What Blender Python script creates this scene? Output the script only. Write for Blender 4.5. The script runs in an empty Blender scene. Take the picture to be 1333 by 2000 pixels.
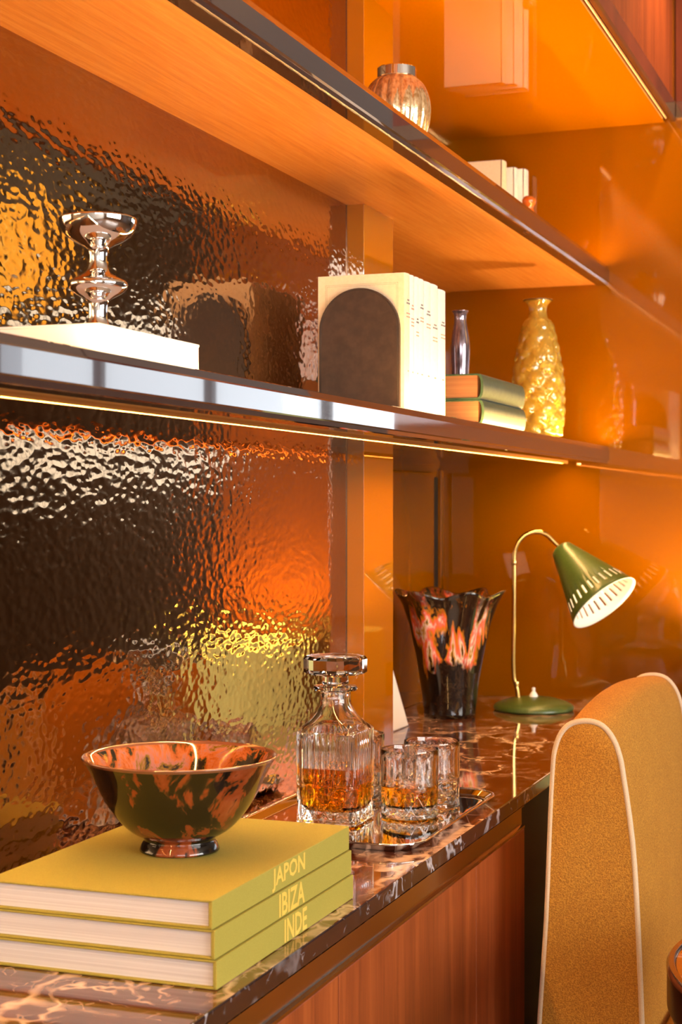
import bpy, bmesh, math, random
from mathutils import Vector, Matrix, noise
random.seed(4)
S = bpy.context.scene
COL = S.collection
PI = math.pi

# ---------------------------------------------------------------- camera
F = 3100.0
TH = math.atan((1818 - 666.5) / F)
CAM = Vector((0.93, 0.0, 1.30))
cd = bpy.data.cameras.new('camera')
cam = bpy.data.objects.new('camera', cd); COL.objects.link(cam)
cam.location = CAM
cam.rotation_euler = (PI / 2, 0, TH)
cd.sensor_fit = 'HORIZONTAL'; cd.sensor_width = 36.0; cd.lens = 36.0 * F / 1333.0
cd.shift_y = -10.0 / 1333.0
cd.clip_start = 0.05
cd.dof.use_dof = True; cd.dof.focus_distance = 2.0; cd.dof.aperture_fstop = 16.0
S.camera = cam

# ---------------------------------------------------------------- world, lights, exposure
w = bpy.data.worlds.new('sky'); S.world = w; w.use_nodes = True
bg = w.node_tree.nodes['Background']
bg.inputs[0].default_value = (0.80, 0.90, 1.0, 1); bg.inputs[1].default_value = 1.6
S.view_settings.view_transform = 'Standard'; S.view_settings.look = 'None'
S.view_settings.gamma = 1.0; S.view_settings.use_curve_mapping = False
S.view_settings.exposure = 0.3
S.cycles.max_bounces = 14; S.cycles.transmission_bounces = 12; S.cycles.glossy_bounces = 6
S.cycles.diffuse_bounces = 4
S.cycles.blur_glossy = 0.6; S.cycles.sample_clamp_indirect = 6.0

def area(name, loc, rot, sx, sy, power, col):
    l = bpy.data.lights.new(name, 'AREA'); l.shape = 'RECTANGLE'; l.size = sx; l.size_y = sy
    l.energy = power; l.color = col
    o = bpy.data.objects.new(name, l); COL.objects.link(o); o.location = loc; o.rotation_euler = rot
    return o
DAY = (0.90, 0.95, 1.0)
# daylight standing in the window openings
area('daylight_side', (4.62, 0.2, 1.75), (0, PI / 2, 0), 1.5, 3.6, 220, (1.0, 0.94, 0.86))      # right wall, faces -x
area('daylight_back', (2.8, -2.66, 2.2), (PI / 2, 0, 0), 2.2, .75, 52, (0.92, 0.95, 1.0))   # behind the camera, faces +y
area('daylight_end', (2.8, 7.12, 1.84), (-PI / 2, 0, 0), 2.3, 0.72, 5.5, DAY)     # end wall, faces -y

# ---------------------------------------------------------------- node helpers
MATS = {}
class N:
    def __init__(s, name):
        s.m = bpy.data.materials.new(name); s.m.use_nodes = True
        s.t = s.m.node_tree; s.b = s.t.nodes['Principled BSDF']; s.out = s.t.nodes['Material Output']
        MATS[name] = s.m
    def n(s, kind, **kw):
        x = s.t.nodes.new(kind)
        for k, v in kw.items():
            if k.startswith('i_'):
                key = k[2:]; key = int(key) if key.isdigit() else key.replace('_', ' ')
                x.inputs[key].default_value = v
            else: setattr(x, k, v)
        return x
    def l(s, a, b): s.t.links.new(a, b)
    def set(s, **kw):
        for k, v in kw.items():
            k = {'base': 'Base Color', 'rough': 'Roughness', 'metal': 'Metallic', 'ior': 'IOR', 'coat': 'Coat Weight',
                 'coatr': 'Coat Roughness', 'trans': 'Transmission Weight', 'em': 'Emission Color', 'ems': 'Emission Strength',
                 'sheen': 'Sheen Weight', 'coatior': 'Coat IOR', 'spec': 'Specular IOR Level', 'sss': 'Subsurface Weight'}[k]
            if isinstance(v, tuple) and len(v) == 3: v = (*v, 1)
            s.b.inputs[k].default_value = v
        return s
    def coord(s, scale=(1, 1, 1), rot=(0, 0, 0), loc=(0, 0, 0)):
        # world-space coordinates, so neighbouring pieces keep one scale
        g = s.n('ShaderNodeNewGeometry'); mp = s.n('ShaderNodeMapping')
        mp.inputs['Scale'].default_value = scale; mp.inputs['Rotation'].default_value = rot; mp.inputs['Location'].default_value = loc
        s.l(g.outputs['Position'], mp.inputs['Vector']); return mp.outputs[0]
    def noise(s, vec, scale, detail=4, rough=.55, dist=0):
        x = s.n('ShaderNodeTexNoise'); x.inputs['Scale'].default_value = scale; x.inputs['Detail'].default_value = detail
        x.inputs['Roughness'].default_value = rough; x.inputs['Distortion'].default_value = dist
        s.l(vec, x.inputs['Vector']); return x
    def ramp(s, fac, stops, interp='LINEAR'):
        r = s.n('ShaderNodeValToRGB'); r.color_ramp.interpolation = interp
        e = r.color_ramp.elements
        while len(e) < len(stops): e.new(0.5)
        for q, (p, c) in zip(e, stops):
            q.position = p; q.color = (*c, 1) if len(c) == 3 else c
        s.l(fac, r.inputs[0]); return r.outputs[0]
    def mix(s, fac, a, b, mode='MIX'):
        x = s.n('ShaderNodeMix', data_type='RGBA', blend_type=mode)
        for sock, v in ((x.inputs[0], fac), (x.inputs[6], a), (x.inputs[7], b)):
            if hasattr(v, 'is_linked'): s.l(v, sock)
            else: sock.default_value = v if not isinstance(v, tuple) else (*v, 1)
        return x.outputs[2]
    def math(s, op, a, b=None, c=None):
        x = s.n('ShaderNodeMath', operation=op)
        for i, v in enumerate((a, b, c)):
            if v is None: continue
            if hasattr(v, 'is_linked'): s.l(v, x.inputs[i])
            else: x.inputs[i].default_value = v
        return x.outputs[0]
    def bump(s, h, strength, dist, prev=None):
        x = s.n('ShaderNodeBump'); x.inputs['Strength'].default_value = strength; x.inputs['Distance'].default_value = dist
        s.l(h, x.inputs['Height'])
        if prev: s.l(prev, x.inputs['Normal'])
        s.l(x.outputs[0], s.b.inputs['Normal']); return x.outputs[0]
    def base(s, c): s.l(c, s.b.inputs['Base Color']); return s

def flat(name, col, rough=.5, metal=0, **kw):
    return N(name).set(base=col, rough=rough, metal=metal, **kw).m

# amber lacquer: smooth glossy orange-brown paint under clear coat
m = N('amber_lacquer').set(rough=.5, spec=0.0, coat=1.0, coatr=.03, coatior=1.65)
v = m.coord(); nz = m.noise(v, 1.3, 2)
m.base(m.ramp(nz.outputs[0], [(.3, (.205, .060, .0)), (.7, (.235, .071, .0))]))
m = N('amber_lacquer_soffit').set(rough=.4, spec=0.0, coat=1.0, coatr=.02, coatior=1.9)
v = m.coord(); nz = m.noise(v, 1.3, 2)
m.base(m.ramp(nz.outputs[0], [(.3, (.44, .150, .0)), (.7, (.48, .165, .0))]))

m = N('amber_lacquer_gloss').set(base=(.40, .125, .0), rough=.4, spec=0.0, coat=1.0, coatr=.02, coatior=2.4)
# hammered bronze mirror
def hammered(name, col):
    m = N(name).set(metal=1.0, rough=.11)
    v = m.coord((1, .58, .95))
    w1 = m.noise(v, 24, 2, .5)
    warp = m.n('ShaderNodeVectorMath', operation='SCALE'); m.l(w1.outputs['Color'], warp.inputs[0]); warp.inputs['Scale'].default_value = .012
    add = m.n('ShaderNodeVectorMath', operation='ADD'); m.l(v, add.inputs[0]); m.l(warp.outputs[0], add.inputs[1])
    vo = m.n('ShaderNodeTexVoronoi', feature='SMOOTH_F1'); vo.inputs['Scale'].default_value = 120; vo.inputs['Smoothness'].default_value = .7
    m.l(add.outputs[0], vo.inputs['Vector'])
    n1 = m.noise(v, 38, 2, .5, .4)
    h = m.math('ADD', m.math('MULTIPLY', vo.outputs['Distance'], .55), m.math('MULTIPLY', n1.outputs[0], .9))
    m.bump(h, .20, .004)
    st = m.noise(v, 5, 5, .65)
    m.base(m.ramp(st.outputs[0], [(.3, tuple(c * .82 for c in col)), (.7, col)]))
    sp = m.noise(v, 160, 3, .7)
    m.l(m.ramp(sp.outputs[0], [(.5, (.07,) * 3), (.8, (.18,) * 3)]), m.b.inputs['Roughness'])
    return m.m
hammered('hammered_bronze', (.46, .29, .155))

# veneer: orange-brown wood, grain along the shelf
def wood(name, c1, c2, c3, scale=(30, 1.2, 30), rough=.32, coat=.5, bump=.08, wav=60):
    m = N(name).set(rough=rough, coat=coat, coatr=.12)
    v = m.coord(scale)
    n1 = m.noise(v, 1.0, 6, .6, .6)
    n2 = m.noise(v, 7.0, 3, .6)
    f = m.math('ADD', m.math('MULTIPLY', n1.outputs[0], .7), m.math('MULTIPLY', n2.outputs[0], .3))
    m.base(m.ramp(f, [(.3, c1), (.5, c2), (.68, c3)]))
    m.bump(n2.outputs[0], bump, .001)
    return m.m
wood('orange_veneer', (.62, .21, .035), (.80, .31, .060), (.90, .44, .12), (160, 5, 160), .33, .6, .5)
wood('red_wood', (.17, .032, .007), (.29, .058, .011), (.40, .090, .018), (28, 28, 1.4), .45, .15)
wood('dark_red_wood', (.075, .014, .006), (.13, .024, .009), (.19, .038, .014), (28, 28, 1.4), .3, .5)
wood('room_wood', (.13, .070, .036), (.17, .095, .05), (.22, .13, .07), (12, 12, .8), .4, .3)
wood('floor_wood', (.10, .045, .018), (.15, .07, .03), (.21, .10, .045), (3, 30, 3), .4, .3)

# marble: oxblood ground with pale veins
def marble(name, g1, g2, vein, sc=1.0, dl=0.0):
    m = N(name).set(rough=.06, coat=.6, coatr=.02, spec=.6)
    v = m.coord((sc, sc * .8, sc))
    w1 = m.noise(v, 3.2, 5, .6)
    warp = m.n('ShaderNodeVectorMath', operation='SCALE'); m.l(w1.outputs['Color'], warp.inputs[0]); warp.inputs['Scale'].default_value = .42
    add = m.n('ShaderNodeVectorMath', operation='ADD'); m.l(v, add.inputs[0]); m.l(warp.outputs[0], add.inputs[1])
    def veins(scale, wid, lo):
        vo = m.n('ShaderNodeTexVoronoi', feature='DISTANCE_TO_EDGE'); vo.inputs['Scale'].default_value = scale
        m.l(add.outputs[0], vo.inputs['Vector'])
        mk = m.noise(v, scale * .9, 3, .6)
        line = m.ramp(vo.outputs['Distance'], [(0, (1, 1, 1)), (wid * .35, (.8, .8, .8)), (wid, (0, 0, 0))])
        msk = m.ramp(mk.outputs[0], [(lo, (0, 0, 0)), (lo + .14, (1, 1, 1))])
        return m.mix(1.0, line, msk, 'MULTIPLY')
    a = veins(5.5, .06, .40 + dl); b = veins(13, .06, .44 + dl); c = veins(31, .05, .48 + dl)
    al = m.mix(1.0, m.mix(1.0, a, b, 'LIGHTEN'), m.mix(.55, (0, 0, 0), c), 'LIGHTEN')
    gr = m.noise(v, 9, 6, .7)
    gnd = m.ramp(gr.outputs[0], [(.3, g1), (.7, g2)])
    m.base(m.mix(al, gnd, vein))
    return m.m
marble('oxblood_marble', (.045, .009, .004), (.170, .040, .014), (.90, .60, .42))
marble('black_marble_edge', (.010, .006, .006), (.045, .016, .014), (.66, .63, .66), 1.25, .10)
M0 = MATS['black_marble_edge'].node_tree.nodes['Principled BSDF']; M0.inputs['Roughness'].default_value = .22; M0.inputs['Coat Weight'].default_value = .15

flat('bronze_metal', (.115, .062, .045), .10, 1.0)
N('bronze_trim').set(base=(.060, .030, .024), rough=.05, metal=0, coat=1.0, coatr=.015, coatior=2.1)
flat('brown_lacquer_under', (.085, .036, .016), .12, 0, coat=1.0, coatr=.04, coatior=1.9)
flat('pewter_metal', (.42, .31, .23), .18, 1.0)
flat('silver', (.93, .91, .90), .035, 1.0)
flat('dark_gap', (.006, .004, .003), .7)
flat('black_steel', (.02, .018, .018), .25, 1.0)
flat('brass', (.74, .50, .16), .2, 1.0)
flat('plaster', (.40, .33, .26), .8)
flat('pale_plaster', (.72, .68, .62), .85)
flat('curtain_cream', (.80, .76, .68), .9)
flat('frame_dark', (.035, .03, .03), .4)
flat('paper_white', (.84, .82, .79), .75)
flat('card_white', (.86, .84, .82), .6)
flat('ink_dark', (.16, .14, .14), .6)
flat('ink_red', (.62, .26, .18), .6)
flat('ink_line', (.45, .33, .20), .6)
N('gold_foil').set(base=(.92, .58, .10), rough=.4)
flat('switch_white', (.88, .85, .80), .25, 0, coat=.5)
flat('shade_inside', (.90, .86, .82), .55)
flat('black_leather', (.02, .015, .012), .5)

def led(name, st, col=(1.0, .54, .18)):
    return N(name).set(base=(.8, .7, .5), em=col, ems=st).m
led('led_under', 150); led('led_top', 185); led('led_top_upper', 180); led('led_soffit', .8, (1.0, .42, .10))
flat('led_groove', (.75, .30, .06), .6)

# paper edges
m = N('page_edges').set(rough=.85)
v = m.coord((1, 1, 1)); sx = m.n('ShaderNodeSeparateXYZ'); m.l(v, sx.inputs[0])
v2 = m.coord((2, 2, 900)); n1 = m.noise(v2, 1.0, 2)
m.base(m.ramp(n1.outputs[0], [(.3, (.62, .58, .58)), (.7, (.80, .77, .77))]))
m.bump(n1.outputs[0], .3, .0006)
m = N('page_edges_tan').set(rough=.85)
v2 = m.coord((2, 2, 700)); n1 = m.noise(v2, 1.0, 2)
m.base(m.ramp(n1.outputs[0], [(.3, (.26, .10, .035)), (.7, (.36, .16, .06))]))
# cloths
def cloth(name, c1, c2, sc=900, bs=.25, rough=.85, sheen=.2):
    m = N(name).set(rough=rough, sheen=sheen)
    v = m.coord((1, 1, 1)); n1 = m.noise(v, sc, 2, .6)
    m.base(m.ramp(n1.outputs[0], [(.35, c1), (.65, c2)])); m.bump(n1.outputs[0], bs, .0006); return m.m
cloth('olive_cloth', (.35, .285, .038), (.42, .345, .055), 1200, .15, .85, 0)
cloth('ivory_paper', (.80, .66, .44), (.84, .71, .50), 200, .02, .7, 0)
cloth('spine_paper', (.82, .78, .70), (.86, .82, .75), 200, .02, .7, 0)
cloth('green_cloth', (.022, .062, .028), (.042, .092, .044), 120, .1, .45, .1)
cloth('tan_board', (.42, .22, .09), (.50, .27, .12), 300, .1, .6, 0)
cloth('leather_brown', (.026, .014, .010), (.044, .024, .017), 60, .12, .42, 0)
cloth('piping_cream', (.66, .48, .30), (.76, .58, .38), 700, .2, .8, .2)
# mustard woven fabric
m = N('mustard_fabric').set(rough=.85)
v = m.coord((1, 1, 1))
vo = m.n('ShaderNodeTexVoronoi'); vo.inputs['Scale'].default_value = 520; m.l(v, vo.inputs['Vector'])
n1 = m.noise(v, 300, 3, .7); n2 = m.noise(v, 14, 3)
f = m.math('ADD', m.math('MULTIPLY', vo.outputs['Distance'], .5), m.math('MULTIPLY', n1.outputs[0], .6))
c1 = m.ramp(f, [(.32, (.22, .070, .004)), (.5, (.46, .185, .010)), (.75, (.68, .31, .028))])
m.base(m.mix(.25, c1, m.ramp(n2.outputs[0], [(.3, (.36, .15, .014)), (.7, (.50, .24, .03))])))
m.bump(f, .7, .0016)
# green enamel
m = N('green_enamel').set(rough=.36, coat=.3, coatr=.2)
v = m.coord(); n1 = m.noise(v, 260, 2); m.base(m.ramp(n1.outputs[0], [(.3, (.040, .080, .014)), (.7, (.065, .108, .022))])); m.bump(n1.outputs[0], .12, .0006)

# glazed ceramics
def glaze(name, z0, z1, kind):
    m = N(name).set(rough=.25, spec=.15, coat=1.0, coatr=.02)
    v = m.coord((1, 1, .28)); n1 = m.noise(v, 26, 4, .6, .5)
    v2 = m.coord((1, 1, .45), loc=(3, 1, 2)); n2 = m.noise(v2, 34, 4, .6, .8)
    g = m.n('ShaderNodeNewGeometry'); sx = m.n('ShaderNodeSeparateXYZ'); m.l(g.outputs['Position'], sx.inputs[0])
    h = m.math('DIVIDE', m.math('SUBTRACT', sx.outputs[2], z0), z1 - z0)
    dark = m.ramp(n2.outputs[0], [(.35, (.006, .004, .003)), (.60, (.012, .006, .003)), (.68, (.07, .035, .006)), (.72, (.008, .004, .003))])
    if kind == 'vase':
        hot = m.ramp(n1.outputs[0], [(.47, (.012, .006, .004)), (.50, (.55, .20, .012)), (.53, (.80, .14, .012)), (.57, (.85, .16, .12)), (.61, (.85, .70, .55)), (.635, (.62, .28, .02)), (.66, (.02, .008, .005))])
        band = m.ramp(m.math('ADD', h, m.math('MULTIPLY', m.math('SUBTRACT', n2.outputs[0], .5), .5)), [(.38, (0,) * 3), (.47, (1,) * 3), (.80, (1,) * 3), (.93, (.12,) * 3)])
        m.base(m.mix(band, dark, hot))
    else:
        hot = m.ramp(n1.outputs[0], [(.52, (.006, .004, .003)), (.545, (.05, .02, .005)), (.57, (.26, .045, .008)), (.66, (.32, .07, .02)), (.70, (.02, .01, .006))])
        m.base(m.mix(.12, hot, dark))
    return m
glaze('vase_glaze', .854, 1.125, 'vase')
glaze('bowl_glaze', .936, 1.036, 'bowl')
m = N('bowl_inside_glaze').set(rough=.08, coat=1.0, coatr=.02)
v = m.coord((1, 1, .6)); n1 = m.noise(v, 30, 5, .65, .6)
m.base(m.ramp(n1.outputs[0], [(.38, (.006, .004, .003)), (.43, (.06, .04, .006)), (.47, (.36, .08, .012)), (.52, (.45, .13, .035)), (.57, (.36, .14, .12)), (.61, (.22, .12, .012)), (.66, (.008, .005, .003))]))
flat('bowl_rim_glaze', (.22, .075, .035), .12, 0, coat=1.0)

m = N('silver_luster').set(rough=.14, metal=.85)
v = m.coord((1, 1, .5)); n1 = m.noise(v, 240, 2, .6); m.base(m.ramp(n1.outputs[0], [(.3, (.50, .30, .12)), (.6, (.86, .72, .50))])); m.bump(n1.outputs[0], .35, .001)
m = N('mauve_luster').set(rough=.12, metal=.7)
v = m.coord((1, 1, .4)); n1 = m.noise(v, 60, 3, .6); m.base(m.ramp(n1.outputs[0], [(.3, (.10, .05, .05)), (.6, (.40, .33, .38))]))
m = N('yellow_glass').set(rough=.05, trans=.7, ior=1.5, base=(.98, .70, .10), coat=1.0, coatr=.02)
flat('dark_lip_glass', (.10, .05, .01), .1, 0, coat=1.0)
flat('amber_glass', (.70, .18, .03), .1, 0, coat=1.0, trans=.4)
flat('clear_glass', (.99, .99, .99), .0, 0, trans=1.0, ior=1.55)
m = N('whisky').set(rough=.0, trans=1.0, ior=1.36, base=(1.0, .86, .62))
va = m.n('ShaderNodeVolumeAbsorption'); va.inputs['Color'].default_value = (1.0, .87, .05, 1); va.inputs['Density'].default_value = 85
m.l(va.outputs[0], m.out.inputs['Volume'])
# window pane: see-through sheet with a faint reflection
m = N('pane_glass'); tr = m.n('ShaderNodeBsdfTransparent'); gl = m.n('ShaderNodeBsdfGlossy'); gl.inputs['Roughness'].default_value = .02
mx = m.n('ShaderNodeMixShader'); mx.inputs[0].default_value = .06; m.l(tr.outputs[0], mx.inputs[1]); m.l(gl.outputs[0], mx.inputs[2]); m.l(mx.outputs[0], m.out.inputs['Surface'])
flat('leaf_green', (.10, .22, .03), .5)
N('lamp_shade_lit').set(base=(.62, .66, .26), rough=.8, em=(.62, .66, .28), ems=.6)
N('amber_globe_lit').set(base=(.9, .55, .08), rough=.2, em=(1.0, .60, .08), ems=1.4)
m = N('rust_stone').set(rough=.08, coat=.8)
v = m.coord(); n1 = m.noise(v, 14, 5, .65, 1.0); m.base(m.ramp(n1.outputs[0], [(.3, (.30, .07, .01)), (.55, (.42, .12, .02)), (.66, (.7, .4, .3))]))
M = MATS

# ---------------------------------------------------------------- object helpers
def wloc(o):
    p = Vector((0, 0, 0))
    while o: p += o.location; o = o.parent
    return p
def obj(name, bm, mat, parent=None, smooth=False, kind=None, mats=None, autos=None):
    off = wloc(parent) if parent else Vector((0, 0, 0))
    bmesh.ops.recalc_face_normals(bm, faces=bm.faces[:])
    if parent: bmesh.ops.translate(bm, verts=bm.verts[:], vec=-off)
    me = bpy.data.meshes.new(name); bm.to_mesh(me); bm.free()
    for mm in (mats or [mat]): me.materials.append(M[mm])
    if smooth:
        for p in me.polygons: p.use_smooth = True
        if autos is not None: me.set_sharp_from_angle(angle=math.radians(autos))
    o = bpy.data.objects.new(name, me); COL.objects.link(o)
    if parent: o.parent = parent
    if kind: o['kind'] = kind
    return o
def thing(name, label, cat, loc=(0, 0, 0), group=None):
    o = bpy.data.objects.new(name, None); COL.objects.link(o); o.location = loc; o.empty_display_size = .05
    o['label'] = label; o['category'] = cat
    if group: o['group'] = group
    return o
def tag(o, label, cat, group=None):
    o['label'] = label; o['category'] = cat
    if group: o['group'] = group
    return o
def bx(bm, x0, x1, y0, y1, z0, z1, bev=0, seg=2, rotz=0, piv=None):
    r = bmesh.ops.create_cube(bm, size=1)
    vs = r['verts']
    for q in vs:
        q.co = Vector(((x0 + x1) / 2 + q.co.x * (x1 - x0), (y0 + y1) / 2 + q.co.y * (y1 - y0), (z0 + z1) / 2 + q.co.z * (z1 - z0)))
    if bev:
        es = list({e for q in vs for e in q.link_edges})
        g = bmesh.ops.bevel(bm, geom=es, offset=bev, segments=seg, affect='EDGES', profile=.5)
        vs = list({q for f in g['faces'] for q in f.verts} | {q for q in vs if q.is_valid})
    if rotz:
        p = Vector(piv or ((x0 + x1) / 2, (y0 + y1) / 2, 0))
        bmesh.ops.rotate(bm, verts=vs, cent=p, matrix=Matrix.Rotation(rotz, 3, 'Z'))
    return vs
def box(name, a, mat, parent=None, bev=0, smooth=None, kind=None, seg=2):
    bm = bmesh.new(); bx(bm, *a, bev=bev, seg=seg)
    return obj(name, bm, mat, parent, smooth=bool(smooth), kind=kind, autos=35)
def rings_mesh(bm, rings, close0=True, close1=True, wrap=True):
    """rings: lists of equal length of Vectors; a ring of length 1 is a pole"""
    R = [[bm.verts.new(p) for p in r] for r in rings]
    for a, b in zip(R, R[1:]):
        if len(a) == 1 and len(b) == 1: continue
        n = max(len(a), len(b))
        for i in range(n if wrap else n - 1):
            j = (i + 1) % n
            if len(a) == 1: bm.faces.new((a[0], b[i], b[j]))
            elif len(b) == 1: bm.faces.new((a[i], b[0], a[j]))
            else: bm.faces.new((a[i], b[i], b[j], a[j]))
    if close0 and len(R[0]) > 2: bm.faces.new(R[0])
    if close1 and len(R[-1]) > 2: bm.faces.new(R[-1])
def ring(c, r, z, n=48, f=None):
    out = []
    for i in range(n):
        t = 2 * PI * i / n; rr = r * (f(t) if f else 1)
        out.append(Vector((c[0] + rr * math.cos(t), c[1] + rr * math.sin(t), z)))
    return out
def spline(pts, sub=6):
    """Catmull-Rom through pts (tuples)"""
    P = [Vector(p) for p in pts]; P = [P[0] * 2 - P[1]] + P + [P[-1] * 2 - P[-2]]
    out = []
    for i in range(1, len(P) - 2):
        for k in range(sub):
            t = k / sub; a, b, c, d = P[i - 1:i + 3]
            out.append(.5 * ((2 * b) + (c - a) * t + (2 * a - 5 * b + 4 * c - d) * t * t + (3 * b - a - 3 * c + d) * t ** 3))
    out.append(P[-2]); return out
def lathe_bm(bm, c, prof, n=48):
    """prof: list of (r, z); r<=0 gives a pole"""
    rings_mesh(bm, [[Vector((c[0], c[1], z))] if r <= 1e-6 else ring(c, r, z, n) for r, z in prof], False, False)
def lathe(name, c, prof, mat, parent=None, n=48, smooth=True, sub=0, autos=40):
    bm = bmesh.new()
    if sub: prof = [(max(p[0], 0), p[2]) for p in spline([(r, 0, z) for r, z in prof], sub)]
    if prof[0][0] > 1e-6: prof = [(0, prof[0][1])] + list(prof)
    if prof[-1][0] > 1e-6: prof = list(prof) + [(0, prof[-1][1])]
    lathe_bm(bm, c, prof, n)
    return obj(name, bm, mat, parent, smooth, autos=autos)
def tube_bm(bm, pts, r, n=10, cap=True, closed=False):
    pts = [Vector(p) for p in pts]; rings = []
    t0 = (pts[1] - pts[0]).normalized(); u = t0.orthogonal().normalized()
    L = len(pts)
    for i, p in enumerate(pts):
        if closed: t = (pts[(i + 1) % L] - pts[i - 1]).normalized()
        else: t = (pts[min(i + 1, L - 1)] - pts[max(i - 1, 0)]).normalized()
        u = (u - t * u.dot(t)).normalized(); v = t.cross(u)
        rr = r(i / (L - 1)) if callable(r) else r
        rings.append([p + (u * math.cos(2 * PI * k / n) + v * math.sin(2 * PI * k / n)) * rr for k in range(n)])
    if closed: rings.append(rings[0]); rings_mesh(bm, rings, False, False); bmesh.ops.remove_doubles(bm, verts=bm.verts[:], dist=1e-6)
    else: rings_mesh(bm, rings, cap, cap)
def tube(name, pts, r, mat, parent=None, n=10, closed=False):
    bm = bmesh.new(); tube_bm(bm, pts, r, n, closed=closed); return obj(name, bm, mat, parent, True)
def prism_y(bm, poly, y0, y1):
    a = [bm.verts.new((x, y0, z)) for x, z in poly]; b = [bm.verts.new((x, y1, z)) for x, z in poly]
    n = len(poly)
    for i in range(n): bm.faces.new((a[i], a[(i + 1) % n], b[(i + 1) % n], b[i]))
    bm.faces.new(a); bm.faces.new(b[::-1])
def text_mesh(name, body, mat, parent, fit, origin, ux, uy, nrm=.0003, thick=.0004):
    """flat lettering as real thin geometry; fit=(width,height); lower-left corner at origin, along ux, up uy"""
    cu = bpy.data.curves.new(name, 'FONT'); cu.body = body; cu.size = 1; cu.resolution_u = 2
    cu.offset = .022
    tmp = bpy.data.objects.new('tmp', cu); COL.objects.link(tmp)
    dg = bpy.context.evaluated_depsgraph_get(); dg.update()
    me = bpy.data.meshes.new_from_object(tmp.evaluated_get(dg))
    COL.objects.unlink(tmp); bpy.data.objects.remove(tmp); bpy.data.curves.remove(cu)
    xs = [q.co.x for q in me.vertices]; ys = [q.co.y for q in me.vertices]
    x0, x1, y0, y1 = min(xs), max(xs), min(ys), max(ys)
    ux, uy = Vector(ux), Vector(uy); nn = ux.cross(uy); off = wloc(parent)
    bm = bmesh.new(); bm.from_mesh(me); bpy.data.meshes.remove(me)
    for q in bm.verts:
        a = (q.co.x - x0) / (x1 - x0) * fit[0]; b = (q.co.y - y0) / (y1 - y0) * fit[1]
        q.co = Vector(origin) + ux * a + uy * b + nn * nrm
    return obj(name, bm, mat, parent)

# ---------------------------------------------------------------- the setting
L = 3.639           # far wall
ZC, ZM0, ZM, ZU0, ZU, ZS = .854, 1.399, 1.440, 1.810, 1.854, 2.174
XF = .2375          # shelf fronts
PY0, PY1, PX = 2.532, 2.688, .031
RX = -.169
YB = -2.55
def struct(name, a, mat): return box(name, a, mat, kind='structure')
struct('floor', (-.4, 4.75, YB - .2, 7.3, -.1, 0), 'floor_wood')
struct('ceiling', (-.4, 4.75, YB - .2, 7.3, 2.75, 2.85), 'plaster')
wl = struct('wall_left', (-.36, -.012, YB - .2, PY0, 0, 2.75), 'dark_gap')
wn = struct('wall_niche', (-.36, RX, PY0, L, 0, 2.75), 'amber_lacquer')
wf = struct('wall_far', (-.36, .76, L, L + .10, 0, 2.75), 'amber_lacquer')
# lining of the niche behind the hammered panels, up to the pilaster
for z0, z1 in ((ZC - .0, ZM0 + .012), (ZM - .01, ZU0 + .012), (ZU - .01, 2.45)):
    box('hammered_panel', (-.012, 0, -1.2, PY0 - .0015, z0, z1), 'hammered_bronze', wl)
    box('panel_bead', (-.004, .0012, PY0 - .0022, PY0 - .0006, z0 + .002, z1 - .002), 'pewter_metal', wl)
box('trim_3', (RX, PX, PY0, PY1, 0, 2.75), 'amber_lacquer_gloss', None, bev=.001, kind='structure')
# niche side: a raised lacquer panel, a dark slot and a slim corner post
box('niche_panel', (RX, RX + .008, PY1 + .01, L - .075, ZC, ZM0 - .02), 'amber_lacquer', wn, bev=.001)
box('niche_slot', (RX, RX + .004, L - .060, L - .030, ZC, ZM0 - .03), 'dark_gap', wn)
box('corner_post', (RX, RX + .010, L - .024, L - .002, ZC, ZM0 - .012), 'amber_lacquer', wn, bev=.001)
# dark walnut end wall beyond the amber partition, with a high window
wd = N('dummy')
def wall_with_hole(name, axis, pos, a0, a1, z1, h, mat, t=.12):
    """axis 'y': wall normal along y at y=pos spanning x a0..a1; hole h=(b0,b1,c0,c1)"""
    b0, b1, c0, c1 = h; bm = bmesh.new()
    for (p, q, r, s_) in ((a0, b0, 0, z1), (b1, a1, 0, z1), (b0, b1, 0, c0), (b0, b1, c1, z1)):
        if axis == 'y': bx(bm, p, q, pos, pos + t, r, s_)
        else: bx(bm, pos, pos + t, p, q, r, s_)
    return obj(name, bm, mat, kind='structure')
wall_with_hole('wall_end', 'y', 7.0, -.36, 4.75, 2.75, (1.6, 4.1, 1.48, 2.2), 'room_wood')
wall_with_hole('wall_right', 'x', 4.5, YB, 7.0, 2.75, (-1.7, 2.1, 1.0, 2.5), 'room_wood')
wall_with_hole('wall_back', 'y', YB - .12, -.36, 4.62, 2.75, (1.6, 4.0, 1.8, 2.6), 'pale_plaster')
def window(name, axis, pos, b0, b1, c0, c1, n):
    bm = bmesh.new(); t = .05; r = .045
    def bar(p, q, u, v_):
        if axis == 'y': bx(bm, p, q, pos, pos + t, u, v_)
        else: bx(bm, pos, pos + t, p, q, u, v_)
    bar(b0, b1, c0, c0 + r); bar(b0, b1, c1 - r, c1)
    for i in range(n + 1):
        x = b0 + r / 2 + (b1 - b0 - r) * i / n
        bar(x - r / 2, x + r / 2, c0 + r, c1 - r)
    f = obj(name, bm, 'frame_dark', kind='structure')
    for i in range(n):
        p = b0 + r + (b1 - b0 - r) * i / n; q = b0 + (b1 - b0 - r) * (i + 1) / n
        a = (p, q, pos + .02, pos + .026, c0 + r, c1 - r) if axis == 'y' else (pos + .02, pos + .026, p, q, c0 + r, c1 - r)
        box('pane', a, 'pane_glass', f)
    return f
window('window_1', 'y', 7.03, 1.6, 4.1, 1.48, 2.2, 4)
window('window_2', 'x', 4.53, -1.7, 2.1, 1.0, 2.5, 4)
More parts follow.
